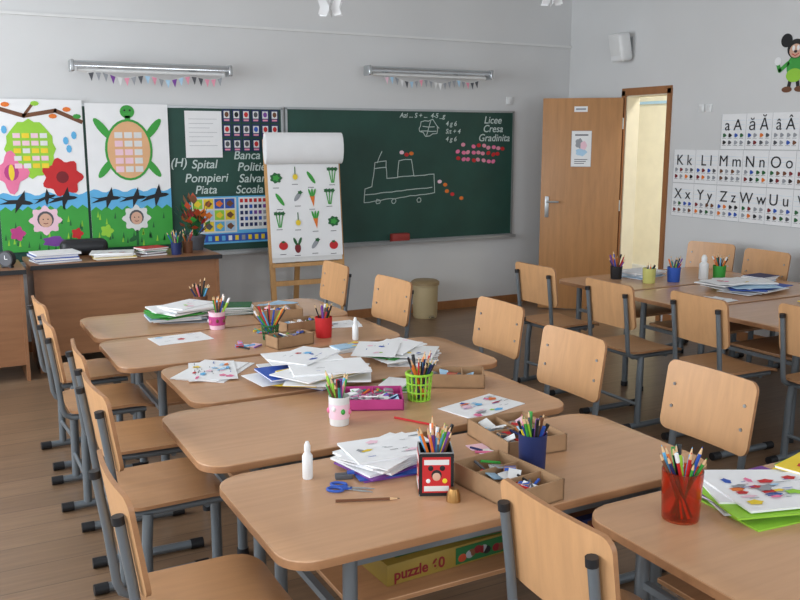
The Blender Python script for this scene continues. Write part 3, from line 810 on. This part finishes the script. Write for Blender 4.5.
books('notebook_stack', 1.15, 2.22, T, 9, .29, .20, .2, [MAG, BLUE, WHITE, PURP, WHITE, WHITE], (.003, .007), .35, 16, off=.022, top=WHITE)
books('notebook_pile', 1.29, 3.21, T, 16, .31, .22, .3, [WHITE, OFFW, WHITE, BLUE, LPINK, WHITE, YEL, WHITE], (.002, .008), .8, 10, off=.115, top=WHITE)
books('open_magazine', .98, 3.50, T, 3, .32, .21, 1.1, [LBLU, WHITE, ORG], (.002, .004), .3, 40)
books('paper_sheet', 1.02, 4.18, T, 1, .3, .2, .1, [WHITE], (.001, .002), .1, 8)
books('book_pile', 1.12, 4.64, T, 13, .28, .20, .1, [GRN, WHITE, LBLU, LGRN, GREY, WHITE, WHITE], (.003, .010), .5, 6, off=.055, top=WHITE)
books('notebook_stack', 1.46, 4.70, T, 6, .20, .17, -.2, [DKGRN, WHITE, DKGRN, BLK], (.005, .010), .2, 5)
books('paper_pile', 1.76, 3.35, T, 13, .27, .19, .3, [WHITE, OFFW, GRN, WHITE, LBLU, WHITE], (.002, .006), .9, 8, off=.08, top=WHITE)
books('notebook_stack', 1.64, 3.60, T, 5, .18, .10, .1, [WHITE, LBLU, WHITE], (.003, .005), .2, 8)
books('drawing_sheet', 1.70, 2.56, T, 2, .32, .20, .2, [WHITE], (.001, .002), .2, 30)
books('notebook_stack', 1.55, 2.93, T, 4, .14, .11, .9, [LGRN, WHITE, GRN], (.004, .008), .3)
books('paper_sheet', 1.74, 4.80, T, 3, .22, .16, .3, [WHITE, LBLU], (.001, .003), .5, 5)
books('paper_sheet', 1.84, 4.12, T, 2, .22, .16, .2, [WHITE], (.001, .003), .5, 5)
books('magazine_pile', 1.92, 1.50, T, 7, .36, .25, -.25, [PURP, WHITE, LBLU, WHITE, LGRN, MAG], (.004, .007), .35, 46, off=.03, top=WHITE)
books('coloring_book', 2.20, 1.50, T, 5, .26, .28, .2, [LGRN, GRN, LGRN, YEL], (.008, .010), .12, 16)
def scatter(X, Y, sx, sy, n):
    b = MB()
    for i in range(n):
        x = random.uniform(-sx, sx); y = random.uniform(-sy, sy); a = random.uniform(0, 3.14)
        if random.random() < .5:
            d = Vector((math.cos(a), math.sin(a), 0)) * random.uniform(.02, .05); c = Vector((x, y, .0045)); b.tube([c - d, c + d], .004, random.choice(PENC), 6)
        elif random.random() < .5: b.box((x, y, .007), (.04, .02, .013), random.choice([WHITE, BLUE, RED, DGREY, PINK]), rot=(0, 0, a), bevel=.002)
        else: b.box((x, y, .0015), (.07, .05, .0015), random.choice([WHITE, LBLU, LPINK]), rot=(0, 0, a))
    b.done('scattered_stationery', (X, Y, T + .0005))
scatter(1.37, 3.58, .08, .04, 9); scatter(1.24, 3.88, .06, .06, 7); scatter(1.62, 4.64, .04, .03, 4); scatter(1.44, 2.20, .02, .05, 4); scatter(1.42, 4.16, .04, .05, 5)
# far row items
cup('pencil_cup', 4.43, 4.36, T, .045, .10, BLUE, 14); cup('pencil_cup', 4.82, 4.32, T, .045, .09, GRN, 14)
cup('pencil_cup', 4.17, 4.64, T, .042, .09, BLK, 12); cup('pencil_cup', 4.245, 4.40, T, .045, .10, mat('jar_yellowish', (200, 200, 120), .2), 6, plen=(.11, .14))
books('book_stack', 4.42, 4.66, T, 6, .30, .22, .3, [WHITE, LBLU, WHITE, OFFW], (.005, .011), .3)
books('paper_pile', 4.58, 3.88, T, 15, .34, .24, .2, [WHITE, OFFW, BLUE, WHITE, WHITE, LBLU], (.002, .007), .7, 8, off=.11, top=WHITE)
books('paper_pile', 4.66, 3.28, T, 8, .30, .22, .2, [WHITE, YEL, WHITE], (.003, .008), .6, 8, off=.08, top=WHITE)
books('book_stack', 4.98, 4.10, T, 4, .20, .16, .1, [WHITE, NAVY, CYAN], (.006, .012), .3)
books('paper_sheet', 4.10, 3.70, T, 2, .26, .19, .4, [WHITE], (.001, .003), .5, 6)
cup('pencil_cup', 4.98, 3.4, T, .045, .09, ORG, 12)
# puzzle boxes on the shelf below the front table
def gbox(X, Y, Z, sx, sy, h, m, m2, rot, label=''):
    b = MB(); b.box((0, 0, h / 2), (sx, sy, h), m, bevel=.002)
    for q in (-1, 1):
        b.box((sx * .25, q * (sy / 2 + .0005), h / 2), (sx * .42, .001, h * .8), m2)
        for i in range(9): b.ball((sx * random.uniform(.06, .44), q * (sy / 2 + .001), h * random.uniform(.3, .7)), (.014, .001, h * .2), random.choice([BRN, DRED, NAVY, GREY, RUST, BLK]), 8)
    b.rect(-sx * .4, -sy * .4, sx * .4, sy * .4, h + .001, m2)
    o = b.done('puzzle_box', (X, Y, Z), (0, 0, D(rot)))
    if label: text(label, (-sx * .45, -sy / 2 - .001, h * .22), h * .7, DRED, o, (D(90), 0, 0), 'box_label', bold=.001)
OLY = col('ochre', (140, 116, 46))
gbox(1.16, 2.03, .453, .40, .26, .06, OLY, DKGRN, 3, 'puzzle 60')
gbox(1.19, 2.04, .515, .36, .24, .05, DKGRN, BRN, -4, 'jigsaw')
gbox(1.60, 2.0, .453, .34, .26, .06, NAVY, BRN, 0)
gbox(1.35, 2.70, .453, .36, .26, .06, DRED, OLY, 0)
gbox(2.05, 1.38, .453, .40, .26, .06, NAVY, GREY, 0)

# ------------------------------------------------------------ lights
def area(name, loc, rot, sx, sy, e, c=(1, 1, 1)):
    l = bpy.data.lights.new(name, 'AREA'); l.shape = 'RECTANGLE'; l.size = sx; l.size_y = sy; l.energy = e; l.color = c
    o = bpy.data.objects.new(name, l); S.collection.objects.link(o); o.location = loc; o.rotation_euler = rot
for i, (a, c) in enumerate(wins):
    area('window_daylight', (XL - .25, (a + c) / 2, 1.8), (0, D(-90), 0), 1.8, c - a, (50, 105, 140)[i], (.90, .95, 1))
for i, (a, c) in enumerate(rw):
    area('window_daylight', ((a + c) / 2, YF - .25, 1.8), (D(90), 0, 0), c - a, 1.8, 52, (.93, .96, 1))  # added fill lamps, soft light from the rear of the room
area('hallway_lamp', (6.7, 5.9, 2.9), (0, 0, 0), .6, 2.0, 62, (1, .97, .88))
w_ = bpy.data.worlds.new('World'); S.world = w_; w_.use_nodes = True
bg = w_.node_tree.nodes['Background']; bg.inputs['Color'].default_value = (.82, .90, 1, 1); bg.inputs['Strength'].default_value = 1.0

# ------------------------------------------------------------ camera
cd = bpy.data.cameras.new('camera'); cd.lens = 39.6; cd.sensor_width = 36; cd.clip_start = .05
co = bpy.data.objects.new('camera', cd); S.collection.objects.link(co)
co.location = (0, 0, 1.6); co.rotation_euler = (D(90 - 10.3), 0, D(-28))
S.camera = co
